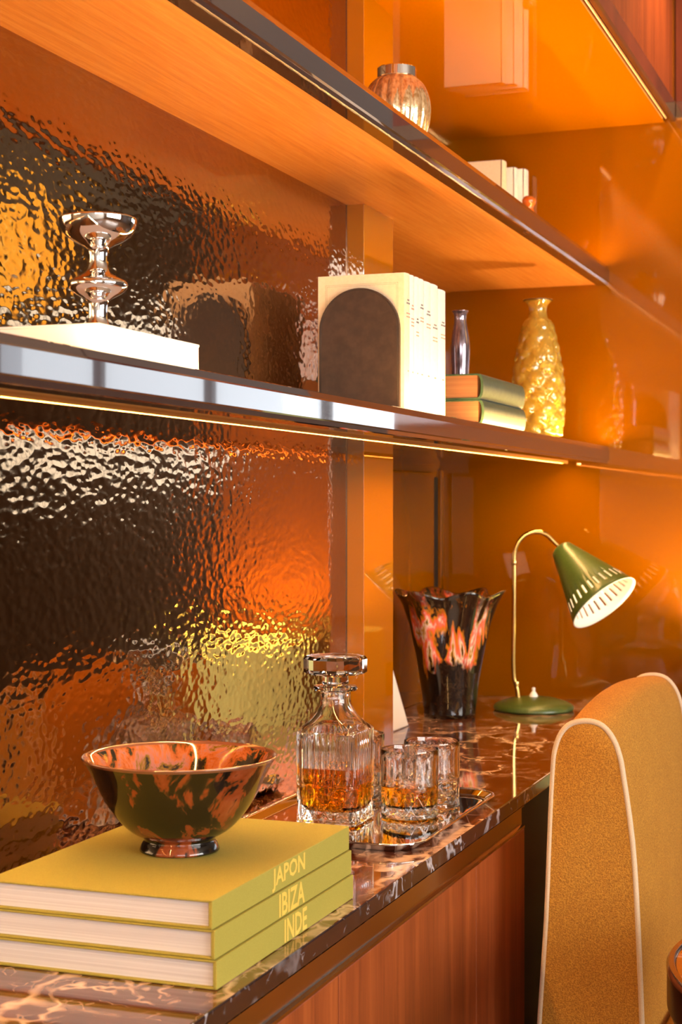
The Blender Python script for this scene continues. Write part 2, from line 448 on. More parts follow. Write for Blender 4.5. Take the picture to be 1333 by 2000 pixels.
window('window_3', 'y', YB - .09, 1.6, 4.0, 1.8, 2.6, 3)

# ---------------------------------------------------------------- shelves
def shelf(zb, zt, label, under, top):
    t = thing('wall_shelf', label, 'shelf', (0, .0, zb))
    Y0 = -1.2
    bm = bmesh.new(); bx(bm, .0, XF - .026, Y0, PY0, zb + .003, zt); bx(bm, PX + .0, XF - .026, PY0, PY1, zb + .003, zt); bx(bm, RX, XF - .026, PY1, L, zb + .003, zt)
    obj('shelf_board', bm, under, t)
    x = XF
    prof = [(x - .028, zb), (x - .007, zb), (x - .0045, zb + .0012), (x - .0035, zb + .0065), (x, zb + .0078), (x, zt - .0105), (x - .0012, zt - .0085),
            (x - .0035, zt - .0012), (x - .006, zt), (x - .0075, zt), (x - .0075, zt - .002), (x - .028, zt - .002)]
    bm = bmesh.new(); prism_y(bm, prof, Y0, L)
    obj('front_trim', bm, 'bronze_trim', t)
    box('led_strip', (XF - .0155, XF - .0095, Y0, L - .03, zt - .0019, zt - .0011), top, t)
    return t
sm = shelf(ZM0, ZM, 'lower polished bronze-edged wall shelf carrying the white paperbacks, lit by a strip beneath', 'brown_lacquer_under', 'led_top')
bm = bmesh.new(); bx(bm, .1465, .1545, -1.2, L - .075, ZM0 + .0026, ZM0 + .0031); obj('led_strip', bm, 'led_under', sm)
for s_ in (-1, 1):
    box('led_channel', (.1505 + s_ * .0058 - .0008, .1505 + s_ * .0058 + .0008, -1.2, L - .075, ZM0 - .0006, ZM0 + .0031), 'led_groove', sm)
su = shelf(ZU0, ZU, 'upper wall shelf with an orange wood underside and dark polished edge', 'orange_veneer', 'led_top_upper')

# ---------------------------------------------------------------- overhead cabinet
oc = thing('overhead_cabinet', 'amber-bottomed overhead cabinet with a dark metal edge and red wood doors at the top right', 'cabinet', (0, 2.0, ZS))
XO = .382
box('soffit_panel', (RX, XO - .018, PY1 - 3.9, L, ZS, ZS + .02), 'amber_lacquer_soffit', oc)
box('led_strip', (XO - .0150, XO - .0128, -1.2, L - .01, ZS + .006, ZS + .010), 'led_soffit', oc)
bm = bmesh.new(); prism_y(bm, [(XO - .004, ZS), (XO + .004, ZS), (XO + .008, ZS + .004), (XO + .008, ZS + .040), (XO - .004, ZS + .040)], -1.2, L)
obj('front_trim', bm, 'bronze_trim', oc)
ys = [-1.2, -.3, .6, 1.5, 2.4, 3.20, L]
for a, b in zip(ys, ys[1:]):
    box('door', (XO - .018, XO, a + .001, b - .001, ZS + .040, 2.748), 'red_wood', oc, bev=.001)
box('carcass', (RX, XO - .019, -1.2, L, ZS + .02, 2.749), 'dark_red_wood', oc)
tr1 = struct('trim_1', (XO + .009, .76, L - .012, L, ZS + .006, ZS + .042), 'pewter_metal')
tr2 = struct('trim_2', (XO + .009, .76, L - .010, L, ZS + .043, 2.75), 'dark_red_wood')

# ---------------------------------------------------------------- counter
XCF = .333
sb = thing('sideboard', 'long low sideboard with red wood doors under the marble top', 'cabinet', (.1, 1.5, 0))
CY1 = L
box('carcass', (0.002, XCF - .022, -1.2, PY0, .10, ZC - .023), 'dark_gap', sb)
box('niche_carcass', (PX + .002, XCF - .022, PY0, CY1, .10, ZC - .023), 'dark_gap', sb)
box('plinth', (.04, XCF - .06, -1.2, CY1, 0, .10), 'dark_gap', sb)
dy = [-.60, -.05, .50, 1.05, 1.603, 2.156]
for a, b in zip(dy, dy[1:] + [2.44]):
    if b > a: box('door', (XCF - .020, XCF - .001, a + .0014, b - .0014, .105, .795), 'red_wood', sb, bev=.0008)
bm = bmesh.new()
x = XCF
prism_y(bm, [(x - .02, .794), (x - .002, .794), (x - .001, .796), (x - .001, .7995), (x - .006, .801), (x - .006, .8285), (x - .002, .8295), (x - .002, .8305), (x - .02, .8305)], -1.2, 2.44)
obj('metal_rail', bm, 'pewter_metal', sb)
mt = thing('marble_worktop', 'oxblood marble worktop with pale veins on the sideboard', 'worktop', (.1, 1.5, ZC - .022))
poly = [(.001, -1.2), (XCF, -1.2), (XCF, L - .001), (RX + .001, L - .001), (RX + .001, PY1), (PX + .001, PY1), (PX + .001, PY0), (.001, PY0)]
bm = bmesh.new(); lo = [bm.verts.new((p, q, ZC - .022)) for p, q in poly]; hi = [bm.verts.new((p, q, ZC)) for p, q in poly]
for k in range(8): bm.faces.new((lo[k], lo[(k + 1) % 8], hi[(k + 1) % 8], hi[k]))
bm.faces.new(lo[::-1]); bm.faces.new(hi)
es = [e for e in bm.edges if all(abs(q.co.x - XCF) < 1e-6 for q in e.verts) and abs(e.verts[0].co.y - e.verts[1].co.y) > 1]
bmesh.ops.bevel(bm, geom=es, offset=.0022, segments=3, affect='EDGES', profile=.5)
o = obj('marble_slab', bm, 'oxblood_marble', mt, mats=['oxblood_marble', 'black_marble_edge'])
for p in o.data.polygons:
    if p.normal.x > .5: p.material_index = 1

# ---------------------------------------------------------------- olive book stack
def art_book(x1, x0, y0, y1, z0, z1, label, word, wy):
    t = thing('hardback_book', label, 'book', ((x0 + x1) / 2, (y0 + y1) / 2, z0), 'olive cloth art books stacked on the marble')
    c = .0024
    bm = bmesh.new()
    bx(bm, x0, x1 - .001, y0, y1, z0 + .0002, z0 + c, bev=.0006, seg=1)
    bx(bm, x0, x1 - .001, y0, y1, z1 - c, z1 - .0002, bev=.0006, seg=1)
    obj('cover_board', bm, 'olive_cloth', t)
    bm = bmesh.new(); bx(bm, x1 - .0042, x1, y0, y1, z0 + .0004, z1 - .0003, bev=.0008, seg=2)
    obj('spine', bm, 'olive_cloth', t)
    box('page_block', (x0 + .005, x1 - .0045, y0 + .0045, y1 - .0045, z0 + c, z1 - c), 'page_edges', t)
    text_mesh('spine_title', word, 'gold_foil', t, (wy[1] - wy[0], (z1 - z0) * .86), (x1, wy[0], z0 + (z1 - z0) * .07), (0, 1, 0), (0, 0, 1), .0002)
    return t
hb = .0275
art_book(.3135, .0675, 1.331, 1.700, ZC + .0002, ZC + hb, 'bottom olive cloth book of the stack, with INDE in gold on the spine', 'INDE', (1.494, 1.556))
art_book(.3110, .0660, 1.332, 1.701, ZC + hb, ZC + 2 * hb, 'middle olive cloth book of the stack, with IBIZA in gold on the spine', 'IBIZA', (1.486, 1.556))
art_book(.3085, .0645, 1.332, 1.700, ZC + 2 * hb, ZC + 3 * hb, 'top olive cloth book with JAPON in gold on the spine, under the bowl', 'JAPON', (1.474, 1.563))
ZT = ZC + 3 * hb

# ---------------------------------------------------------------- bowl
bc = (.184, 1.517)
bowl = thing('ceramic_bowl', 'glossy black and rust glazed footed bowl on the olive books', 'bowl', (bc[0], bc[1], ZT))
def bowl_part():
    bm = bmesh.new()
    out = [(.030, .0), (.0405, .0), (.0425, .002), (.0400, .008), (.0375, .012), (.0395, .015), (.052, .022), (.0655, .035), (.0785, .053), (.0880, .072), (.0955, .087), (.1012, .0965), (.1036, .0995)]
    out = [(p[0], p[2]) for p in spline([(r, 0, z) for r, z in out], 3)]
    inn = [(.1022, .1008), (.0985, .0975), (.0915, .087), (.083, .071), (.072, .052), (.058, .034), (.038, .024), (.015, .020)]
    inn = [(p[0], p[2]) for p in spline([(r, 0, z) for r, z in inn], 3)]
    prof = [(0, .004), (.030, .004)] + out + inn + [(0, .0195)]
    lathe_bm(bm, bc, [(r, z + ZT + .0003) for r, z in prof], 96)
    n_out = 2 + len(out)
    bm.faces.ensure_lookup_table()
    for f in bm.faces:
        c = f.calc_center_median(); r = math.hypot(c.x - bc[0], c.y - bc[1]); z = c.z - ZT
        # inside faces look up and inward
        f.normal_update()
    return bm, out, inn
bm, out, inn = bowl_part()
o = obj('bowl_body', bm, 'bowl_glaze', bowl, True, mats=['bowl_glaze', 'bowl_inside_glaze', 'bowl_rim_glaze'])
for p in o.data.polygons:
    c = p.center; r = math.hypot(c.x, c.y); n = p.normal
    inward = n.x * c.x + n.y * c.y < 0
    if c.z > .0965: p.material_index = 2
    elif (inward or n.z > .7) and c.z > .019: p.material_index = 1

# ---------------------------------------------------------------- tray
tc = (.1725, 2.148); hx, hy, cr = .1425, .2175, .052
def rrect(c, hx, hy, r, z, n=10):
    out = []
    for qx, qy, a0 in ((1, 1, 0), (-1, 1, PI / 2), (-1, -1, PI), (1, -1, 1.5 * PI)):
        for k in range(n + 1):
            a = a0 + (PI / 2) * k / n
            out.append(Vector((c[0] + qx * (hx - r) + r * math.cos(a), c[1] + qy * (hy - r) + r * math.sin(a), z)))
    return out
tray = thing('serving_tray', 'polished silver rectangular tray with rounded corners under the decanter', 'tray', (tc[0], tc[1], ZC))
bm = bmesh.new()
def ins(d, z): return rrect(tc, hx - d, hy - d, max(cr - d, .004), ZC + z)
rings_mesh(bm, [ins(.016, .0003), ins(.013, .0022), ins(.003, .0088), ins(.0, .0105), ins(.0004, .0117), ins(.0016, .0118), ins(.004, .0104), ins(.0125, .0050), ins(.0155, .0036), ins(.018, .0034)])
obj('tray_body', bm, 'silver', tray, True, autos=50)
bm = bmesh.new(); tube_bm(bm, ins(.0008, .0117), .0011, 8, closed=True)
obj('rolled_rim', bm, 'silver', tray, True)
ZTR = ZC + .0036

# ---------------------------------------------------------------- cut glass
def sup(n):
    return lambda t: 1.0 / ((abs(math.cos(t)) ** n + abs(math.sin(t)) ** n) ** (1.0 / n))
def tri(x): x = x % 1.0; return 2 * min(x, 1 - x)
def smooth01(a, b, x):
    t = min(1, max(0, (x - a) / (b - a))); return t * t * (3 - 2 * t)
def arclen_u(shape, n):
    P = [Vector((shape(2 * PI * i / n) * math.cos(2 * PI * i / n), shape(2 * PI * i / n) * math.sin(2 * PI * i / n), 0)) for i in range(n + 1)]
    s_ = [0]
    for a, b in zip(P, P[1:]): s_.append(s_[-1] + (b - a).length)
    return [q / s_[-1] for q in s_]
def cut_ring(c, z, zb, R, shape, U, nd, dh, zd, nf, zf, n, dd=.0016, fd=.0012):
    """a ring of the outer wall: crossed diamond cuts in zd, upright flutes in zf (heights above base zb)"""
    h = z - zb; out = []
    wd_ = smooth01(zd[0] - .002, zd[0] + .001, h) * (1 - smooth01(zd[1] - .001, zd[1] + .003, h))
    wf_ = smooth01(zf[0], zf[0] + .006, h) * (1 - smooth01(zf[1] - .008, zf[1], h))
    for i in range(n):
        t = 2 * PI * i / n; u = U[i]
        a = tri(u * nd + h / dh); b = tri(u * nd - h / dh)
        g = min(a, b); off = wd_ * dd * (1 - min(1, g * 1.0))
        off += wf_ * fd * (1 - abs(math.sin(PI * u * nf)) ** .7)
        r = R * shape(t) - off
        out.append(Vector((c[0] + r * math.cos(t), c[1] + r * math.sin(t), z)))
    return out
def tumbler(c, label, fill=None):
    t = thing('whisky_glass', label, 'glass', (c[0], c[1], ZTR), 'cut glass tumblers on the silver tray')
    one = lambda t: 1.0
    n = 160; U = [i / n for i in range(n + 1)]; zb = ZTR + .0003; R = .0415; H = .0965
    rg = [[Vector((c[0], c[1], zb + .0006))], ring(c, R * .6, zb + .0006, n), ring(c, R * .86, zb, n), ring(c, R * .95, zb + .001, n)]
    z = .003
    while z < H - .003:
        rg.append(cut_ring(c, zb + z, zb, R * (1 + .0 * z), one, U, 13, .034, (.005, .041), 20, (.045, H - .006), n, .0017, .0011)); z += .0015 if z < .046 else .004
    rg += [ring(c, R - .0002, zb + H - .002, n), ring(c, R - .0005, zb + H, n), ring(c, R - .0020, zb + H, n), ring(c, R - .0026, zb + H - .002, n)]
    ri = R - .0042
    rg += [ring(c, R - .0030, zb + H * .8, n), ring(c, R - .0036, zb + H * .55, n), ring(c, ri, zb + .028, n), ring(c, ri * .93, zb + .019, n), ring(c, ri * .78, zb + .0155, n), ring(c, ri * .4, zb + .0145, n), [Vector((c[0], c[1], zb + .0145))]]
    bm = bmesh.new(); rings_mesh(bm, rg, False, False)
    obj('glass_body', bm, 'clear_glass', t, True, autos=28)
    if fill:
        e = .00025; zf = zb + fill
        bm = bmesh.new()
        rings_mesh(bm, [[Vector((c[0], c[1], zb + .0145 - e))], ring(c, ri * .4, zb + .0145 - e, n), ring(c, ri * .78 + e, zb + .0155 - e, n), ring(c, ri * .93 + e, zb + .019, n), ring(c, ri + e, zb + .028, n), ring(c, R - .0037 + e, zf, n), [Vector((c[0], c[1], zf))]], False, False)
        obj('whisky', bm, 'whisky', t, True, autos=40)
    return t
tumbler((.231, 2.164), 'front tumbler, holding whisky, beside the decanter', .046)
tumbler((.2375, 2.2510), 'empty cut glass tumbler behind the one holding whisky')
tumbler((.108, 2.285), 'empty cut glass tumbler mostly hidden behind the decanter')

dcn = (.143, 2.096)
dt = thing('whisky_decanter', 'square cut crystal decanter half full of whisky, with a flat stopper', 'decanter', (dcn[0], dcn[1], ZTR))
n = 288; zb = ZTR + .0003; A = .0455; s9 = sup(9); U = arclen_u(s9, n)
rg = [[Vector((*dcn, zb + .0006))], ring(dcn, A * .6, zb + .0006, n, s9), ring(dcn, A * .9, zb, n, s9), ring(dcn, A * .97, zb + .001, n, s9)]
z = .003
while z < .126:
    rg.append(cut_ring(dcn, zb + z, zb, A, s9, U, 14, .042, (.006, .054), 44, (.057, .128), n, .0019, .0011)); z += .0015 if z < .058 else .005
def shoulder(R, z, e): rg.append(ring(dcn, R, zb + z, n, sup(e)))
for R, z, e in ((.0452, .128, 9), (.0442, .1305, 9), (.0415, .1335, 7), (.0375, .1375, 5), (.0330, .143, 3.6), (.0290, .150, 2.8), (.0255, .158, 2.2), (.0228, .165, 2), (.0215, .172, 2), (.0212, .180, 2), (.0225, .183, 2), (.0300, .184, 2), (.0315, .1865, 2), (.0300, .190, 2), (.0180, .1905, 2)): shoulder(R, z, e)
for R, z, e in ((.0165, .188, 2), (.0160, .170, 2), (.0180, .160, 2), (.0230, .149, 2.6), (.0300, .139, 3.6), (.0360, .132, 5), (.0392, .126, 8), (.0396, .10, 8), (.0392, .04, 8), (.0380, .026, 7), (.034, .0195, 5), (.018, .017, 3)): shoulder(R, z, e)
rg.append([Vector((*dcn, zb + .017))])
bm = bmesh.new(); rings_mesh(bm, rg, False, False)
obj('decanter_body', bm, 'clear_glass', dt, True, autos=28)
e = .00025; zl = .078
bm = bmesh.new()
rings_mesh(bm, [[Vector((*dcn, zb + .017 - e))], ring(dcn, .018 + e, zb + .017 - e, n, sup(3)), ring(dcn, .034 + e, zb + .0195 - e, n, sup(5)), ring(dcn, .0380 + e, zb + .026, n, sup(7)), ring(dcn, .0392 + e, zb + .04, n, sup(8)), ring(dcn, .0394 + e, zb + zl, n, sup(8)), [Vector((*dcn, zb + zl))]], False, False)
obj('whisky', bm, 'whisky', dt, True, autos=40)
# stopper: octagonal slab on a stem
oct_ = lambda t: 1.0 / math.cos(((t + PI / 8) % (PI / 4)) - PI / 8)
bm = bmesh.new(); nn = 64; zq = zb
rr = [[Vector((*dcn, zq + .172))], ring(dcn, .0125, zq + .172, nn), ring(dcn, .0150, zq + .186, nn), ring(dcn, .0150, zq + .191, nn), ring(dcn, .0190, zq + .193, nn), ring(dcn, .0185, zq + .2035, nn), ring(dcn, .022, zq + .2065, nn),
      ring(dcn, .038, zq + .2072, nn, oct_), ring(dcn, .0415, zq + .2095, nn, oct_), ring(dcn, .0418, zq + .228, nn, oct_), ring(dcn, .0385, zq + .2325, nn, oct_), ring(dcn, .02, zq + .2332, nn), [Vector((*dcn, zq + .2332))]]
rings_mesh(bm, rr, False, False)
obj('stopper', bm, 'clear_glass', dt, True, autos=25)

# ---------------------------------------------------------------- flared glazed vase
vc = (-.030, 3.250)
vt = thing('ceramic_vase', 'tall flared black vase with orange and pink drip glaze and a lobed rim', 'vase', (vc[0], vc[1], ZC))
def vase_r(h):  # h 0..1
    P = [(0, .0545), (.08, .0555), (.3, .0635), (.55, .0735), (.75, .0835), (.9, .0975), (1.0, .113)]
    for (a, ra), (b, rb) in zip(P, P[1:]):
        if h <= b: return ra + (rb - ra) * (h - a) / (b - a)
    return P[-1][1]
bm = bmesh.new(); HV = .262; n = 120; rg = [[Vector((*vc, ZC + .0005))]]
def vring(h, dr=0, zo=0):
    out = []
    amp = .02 + .13 * smooth01(.25, 1.0, h)
    for i in range(n):
        t = 2 * PI * i / n
        lob = math.cos(6 * (t - .18)) * .6 + math.cos(3 * t + .9) * .25
        r = vase_r(h) * (1 + amp * lob - amp * .25) + dr
        z = ZC + .0005 + HV * h + zo + .007 * smooth01(.7, 1, h) * math.cos(6 * (t - .18) + .4)
        out.append(Vector((vc[0] + r * math.cos(t), vc[1] + r * math.sin(t), z)))
    return out
rg += [vring(k / 30) for k in range(31)]
rg += [vring(1, -.002, .0015), vring(1, -.005, 0)] + [vring(1 - k / 12, -.006) for k in range(1, 12)]
rg.append([Vector((*vc, ZC + .02))])
rings_mesh(bm, rg, False, False)
obj('vase_body', bm, 'vase_glaze', vt, True)

# ---------------------------------------------------------------- white leaning board in the niche
bm = bmesh.new()
y0, y1 = 2.84, 3.076
xb, xt, h = -.066, -.160, .33
vs = bx(bm, -.003, .003, y0, y1, 0, h, bev=.0006, seg=1)
bmesh.ops.rotate(bm, verts=bm.verts[:], cent=(0, 0, 0), matrix=Matrix.Rotation(-math.asin((xb - xt) / h), 3, 'Y'))
bmesh.ops.translate(bm, verts=bm.verts[:], vec=(xb - .003, 0, ZC + .001))
cardo = obj('white_card', bm, 'card_white'); tag(cardo, 'plain white card leaning in the niche behind the orange pilaster', 'card')

# ---------------------------------------------------------------- green desk lamp
lc = Vector((.113, 3.415, ZC))
lt = thing('desk_lamp', 'green enamel desk lamp with a brass gooseneck on the marble', 'lamp', lc)
Rv = Vector((math.cos(TH), math.sin(TH), 0)); Fv = Vector((-math.sin(TH), math.cos(TH), 0))
lathe('lamp_base', lc, [(.075, ZC + .0005), (.0855, ZC + .001), (.088, ZC + .004), (.0875, ZC + .009), (.083, ZC + .0135), (.070, ZC + .0195), (.050, ZC + .0255), (.025, ZC + .029), (0, ZC + .030)], 'green_enamel', lt, 72)
def lp(r, z, f=0): return lc + Rv * r + Fv * f + Vector((0, 0, z))
pts = spline([lp(-.033, .024), lp(-.036, .045), lp(-.043, .072), lp(-.0445, .12), lp(-.043, .20), lp(-.0425, .27), lp(-.0425, .31)] + [lp(.006 + .0485 * math.cos(a_), .335 + .056 * math.sin(a_)) for a_ in [PI - PI * .78 * k / 7 for k in range(8)]] + [lp(.062, .352)], 5)
tube('gooseneck', pts, .0052, 'brass', lt, 14)
for k, z in ((0, .052), (1, .318)):
    x = -.038 if k == 0 else -.0423
    lathe('brass_collar', lp(x if k else -.0375, 0), [(.0060, ZC + z), (.0066, ZC + z + .002), (.0066, ZC + z + .009), (.0060, ZC + z + .011)], 'brass', lt, 20)
ax = (Rv * .525 + Vector((0, 0, -.72)) - Fv * .45).normalized()
ap = lp(.058, .357)
e1 = ax.orthogonal().normalized(); e2 = ax.cross(e1)
bm = bmesh.new(); n = 112; SL = .163
def sring(s_, r): return [ap + ax * s_ + (e1 * math.cos(2 * PI * i / n) + e2 * math.sin(2 * PI * i / n)) * r for i in range(n)]
def srad(s_): return .0255 + (.0815 - .0255) * max(0, (s_ - .012)) / (SL - .012)
prof = [(0.0, .012), (.002, .019), (.006, .0235), (.012, .0258)] + [(s_, srad(s_)) for s_ in (.04, .07, .10, .1225, .1265, .131, .1355, .140, .1445, .149, .155, SL)]
VR = [[bm.verts.new(p) for p in sring(s_, r)] for s_, r in prof]
top = bm.verts.new(ap - ax * .001)
for i in range(n): bm.faces.new((top, VR[0][i], VR[0][(i + 1) % n]))
for k, (a, b) in enumerate(zip(VR, VR[1:])):
    s0 = prof[k][0]
    for i in range(n):
        if .1220 < s0 < .1440 and i % 4 == 1: continue      # punched slots
        bm.faces.new((a[i], a[(i + 1) % n], b[(i + 1) % n], b[i]))
bmesh.ops.recalc_face_normals(bm, faces=bm.faces[:])
so = obj('lamp_shade', bm, 'green_enamel', lt, True, mats=['green_enamel', 'shade_inside'])
md = so.modifiers.new('thick', 'SOLIDIFY'); md.thickness = .0016; md.offset = -1; md.material_offset = 1; md.material_offset_rim = 1
lathe('switch', lp(0, 0), [(.0095, ZC + .029), (.0095, ZC + .033), (.0060, ZC + .038), (.0035, ZC + .042), (.0042, ZC + .045), (.0038, ZC + .049), (0, ZC + .0505)], 'switch_white', lt, 24)
# lamp holder inside the shade
bm = bmesh.new(); tube_bm(bm, [ap + ax * .002, ap + ax * .05], .011, 16); obj('lamp_holder', bm, 'shade_inside', lt, True)

# ---------------------------------------------------------------- lower shelf: white book, candlestick
wb = thing('flat_book', 'white book lying flat under the silver candlestick', 'book', (.15, 1.385, ZM))
bm = bmesh.new(); bx(bm, .078, .2195, 1.279, 1.491, ZM + .0003, ZM + .0028, bev=.0005, seg=1); bx(bm, .078, .2195, 1.279, 1.491, ZM + .0255, ZM + .028, bev=.0005, seg=1)
bx(bm, .0782, .2190, 1.2805, 1.4895, ZM + .0026, ZM + .0257)
obj('cover', bm, 'card_white', wb)
cs = (.150, 1.402)
zz = ZM + .0282
pr = [(0.0, .0), (.030, .0), (.0305, .002), (.024, .0045), (.0150, .009), (.0105, .016), (.0095, .024), (.0105, .036), (.0150, .0405), (.0225, .0445), (.0285, .0495), (.0298, .0540), (.0275, .0575), (.0200, .0615), (.0125, .0660), (.0098, .0720), (.0092, .0800), (.0105, .0885), (.0160, .0930), (.0250, .0975), (.0330, .1035), (.0375, .1110), (.0388, .1175), (.0385, .1195), (.0370, .1200), (.0345, .1165), (.0290, .1115), (.0210, .1075), (.0120, .1055)]
prs = [(p[0], p[2]) for p in spline([(r, 0, z) for r, z in pr], 4)]
ch = thing('candlestick', 'polished silver candlestick with a wide dished top on the white book', 'candlestick', (cs[0], cs[1], zz))
bm = bmesh.new(); lathe_bm(bm, cs, [(max(r, 0), zz + z) for r, z in prs] + [(0, zz + .1055)], 72); obj('candlestick_body', bm, 'silver', ch, True)
bm = bmesh.new(); lathe_bm(bm, cs, [(0, zz + .100), (.0105, zz + .100), (.0110, zz + .113), (.0125, zz + .1145), (.0120, zz + .1160), (.0100, zz + .1155), (.0095, zz + .108), (0, zz + .108)], 40); obj('candle_socket', bm, 'silver', ch, True)

# ---------------------------------------------------------------- white paperbacks
ye = [2.253, 2.280, 2.302, 2.324, 2.352, 2.387, 2.428, 2.468]
hts = [.2100, .2105, .2105, .2110, .2105, .2115, .2080]
lines = ['thin ivory paperback nearest the near bookend, bare cover facing out', 'white paperback second from the near bookend with red lettering on its spine',
         'white paperback third from the near bookend with bold dark author letters', 'thin white paperback in the middle of the row, small grey lettering',
         'white paperback right of the middle of the row, narrow spine', 'thickest white paperback of the row with dark and red lettering',
         'last white paperback of the row, beside the green books']
NEAR = 2.253
for i in range(7):
    y0 = ye[i] if i else NEAR; y1 = ye[i + 1] - .0006; x0, x1 = .056 + .001 * (i % 3), .1960 - .0008 * (i % 2); z0, z1 = ZM + .0018, ZM + hts[i]
    t = thing('paperback', lines[i], 'book', ((x0 + x1) / 2, (y0 + y1) / 2, z0), 'white paperbacks between the bookends')
    bm = bmesh.new()
    yc = (y0 + y1) / 2; hw = (y1 - y0) / 2
    arc = [(x1 - .0016 * (abs(k) / 3) ** 2 * 1.5, yc + hw * k / 3) for k in range(-3, 4)]
    poly = [(x0, y0)] + arc + [(x0, y1)] + [(x0, y1 - .0006)] + [(x1 - .004, y1 - .0006), (x1 - .004, y0 + .0006), (x0, y0 + .0006)]
    a = [bm.verts.new((px, py, z0)) for px, py in poly]; b = [bm.verts.new((px, py, z1)) for px, py in poly]
    for k in range(len(poly)): bm.faces.new((a[k], a[(k + 1) % len(poly)], b[(k + 1) % len(poly)], b[k]))
    bm.faces.new(a); bm.faces.new(b[::-1])
    obj('cover', bm, 'ivory_paper' if i == 0 else 'spine_paper', t)
    box('page_block', (x0 + .0015, x1 - .0042, y0 + .0007, y1 - .0007, z0 + .0012, z1 - .0012), 'page_edges', t)
    def bar(bm, yc_, w_, z, h): bx(bm, x1 - .0003, x1 + .0002, yc_ - w_ / 2, yc_ + w_ / 2, z - h / 2, z + h / 2)
    wsp = (y1 - y0)
    bm = bmesh.new(); zt = z1 - .040 - .006 * (i % 3) - (.012 if i in (2, 5, 6) else 0)
    for r_, ws in ((0, .35), (1, .6)):
        for q in range(3): bar(bm, yc + (q - 1) * wsp * ws / 3, wsp * ws / 3 * .72, zt - r_ * .0048, .0024)
    obj('author_lettering', bm, 'ink_red' if i in (1,) else 'ink_dark', t)
    bm = bmesh.new()
    for r_ in range(2 if i != 1 else 3):
        for q in range(4): bar(bm, yc + (q - 1.5) * wsp * .62 / 4, wsp * .62 / 4 * .7, zt - .020 - r_ * .0052, .0018)
    obj('title_lettering', bm, 'ink_red', t)
    bm = bmesh.new(); bar(bm, yc, wsp * .22, z0 + .062, .0022); obj('publisher_mark', bm, 'ink_dark', t)
    if i == 0:   # ruled frame on the front cover
        bm = bmesh.new()
        fx0, fx1, fz1, fz0 = x0 + .012, x1 - .012, z1 - .014, z0 + .012
        for d in (0, .0022):
            for (p, q, r_, s2) in ((fx0 + d, fx1 - d, fz1 - d - .0004, fz1 - d), (fx0 + d, fx1 - d, fz0 + d, fz0 + d + .0004), (fx0 + d, fx0 + d + .0004, fz0 + d, fz1 - d), (fx1 - d - .0004, fx1 - d, fz0 + d, fz1 - d)):
                bx(bm, p, q, y0 - .0002, y0 + .0002, r_, s2)
        obj('cover_rule', bm, 'ink_line', t)
def bookend(ya, yb, base_dir, label):
    t = thing('bookend', label, 'bookend', (.126, ya, ZM), 'brown leather arched bookends')
    x0, x1 = .0605, .1885; xc = (x0 + x1) / 2; R = (x1 - x0) / 2; zc = ZM + .189 - R
    poly = [(x0, ZM + .0003)] + [(xc - R * math.cos(PI * k / 28), zc + R * math.sin(PI * k / 28)) for k in range(29)] + [(x1, ZM + .0003)]
    bm = bmesh.new(); prism_y(bm, poly, ya, yb)
    es = [e for e in bm.edges if len(e.link_faces) == 2 and e.calc_face_angle(0) > 1.2 and abs(e.verts[0].co.y - e.verts[1].co.y) < 1e-6]
    bmesh.ops.bevel(bm, geom=es, offset=.0013, segments=2, affect='EDGES')
    obj('arched_plate', bm, 'leather_brown', t, True, autos=40)
    # stitching rim
    ym = ya if base_dir > 0 else yb
    bm = bmesh.new(); tube_bm(bm, [Vector((xc + (x - xc) * .955, ym, zc + (z - zc) * .955 if z > zc else z + .003)) for x, z in poly], .0005, 6); obj('stitched_edge', bm, 'black_leather', t, True)
    a = (x0 + .01, x1 + .003, yb, yb + .07, ZM + .0003, ZM + .0016) if base_dir > 0 else (x0 + .01, x1 + .003, ya - .07, ya, ZM + .0003, ZM + .0016)
    box('foot_plate', a, 'black_leather', t)
bookend(2.2450, 2.2522, 1, 'dark brown leather arched bookend at the near end of the paperbacks')
bookend(2.4685, 2.4755, -1, 'dark brown leather arched bookend at the far end of the paperbacks')

# ---------------------------------------------------------------- green books, small bottle
def green_book(z0, z1, dx, dyy, label):
    x0, x1, y0, y1 = .045 + dx, .221 + dx, 2.605 + dyy, 2.899 + dyy
    t = thing('old_book', label, 'book', ((x0 + x1) / 2, (y0 + y1) / 2, z0), 'old green books lying flat')
    bm = bmesh.new(); c = .0028
    bx(bm, x0, x1 - .010, y0, y1, z0 + .0002, z0 + c, bev=.0005, seg=1); bx(bm, x0, x1 - .010, y0, y1, z1 - c, z1 - .0001, bev=.0005, seg=1)
    obj('cover_board', bm, 'green_cloth', t)
    zc = (z0 + z1) / 2; hh = (z1 - z0) / 2 - .0002
    arc = [(x1 - .010 + .010 * math.cos(a) ** .7 if math.cos(a) > 0 else x1 - .010, zc + hh * math.sin(a)) for a in [(-PI / 2) + PI * k / 14 for k in range(15)]]
    inn_ = [(x1 - .0125 + .008 * max(0, math.cos(a)) ** .7, zc + (hh - c) * math.sin(a)) for a in [PI / 2 - PI * k / 14 for k in range(15)]]
    bm = bmesh.new(); prism_y(bm, arc + inn_, y0, y1); obj('spine', bm, 'green_cloth', t, True, autos=40)
    box('page_block', (x0 + .004, x1 - .0115, y0 + .0035, y1 - .0035, z0 + c, z1 - c), 'page_edges_tan', t)
green_book(ZM, ZM + .0425, 0, .002, 'lower of the two old green books lying beside the gold vase')
green_book(ZM + .0427, ZM + .0865, -.001, 0, 'upper old green book, carrying the small dark bottle')
bo = (.130, 2.775); zz = ZM + .0867
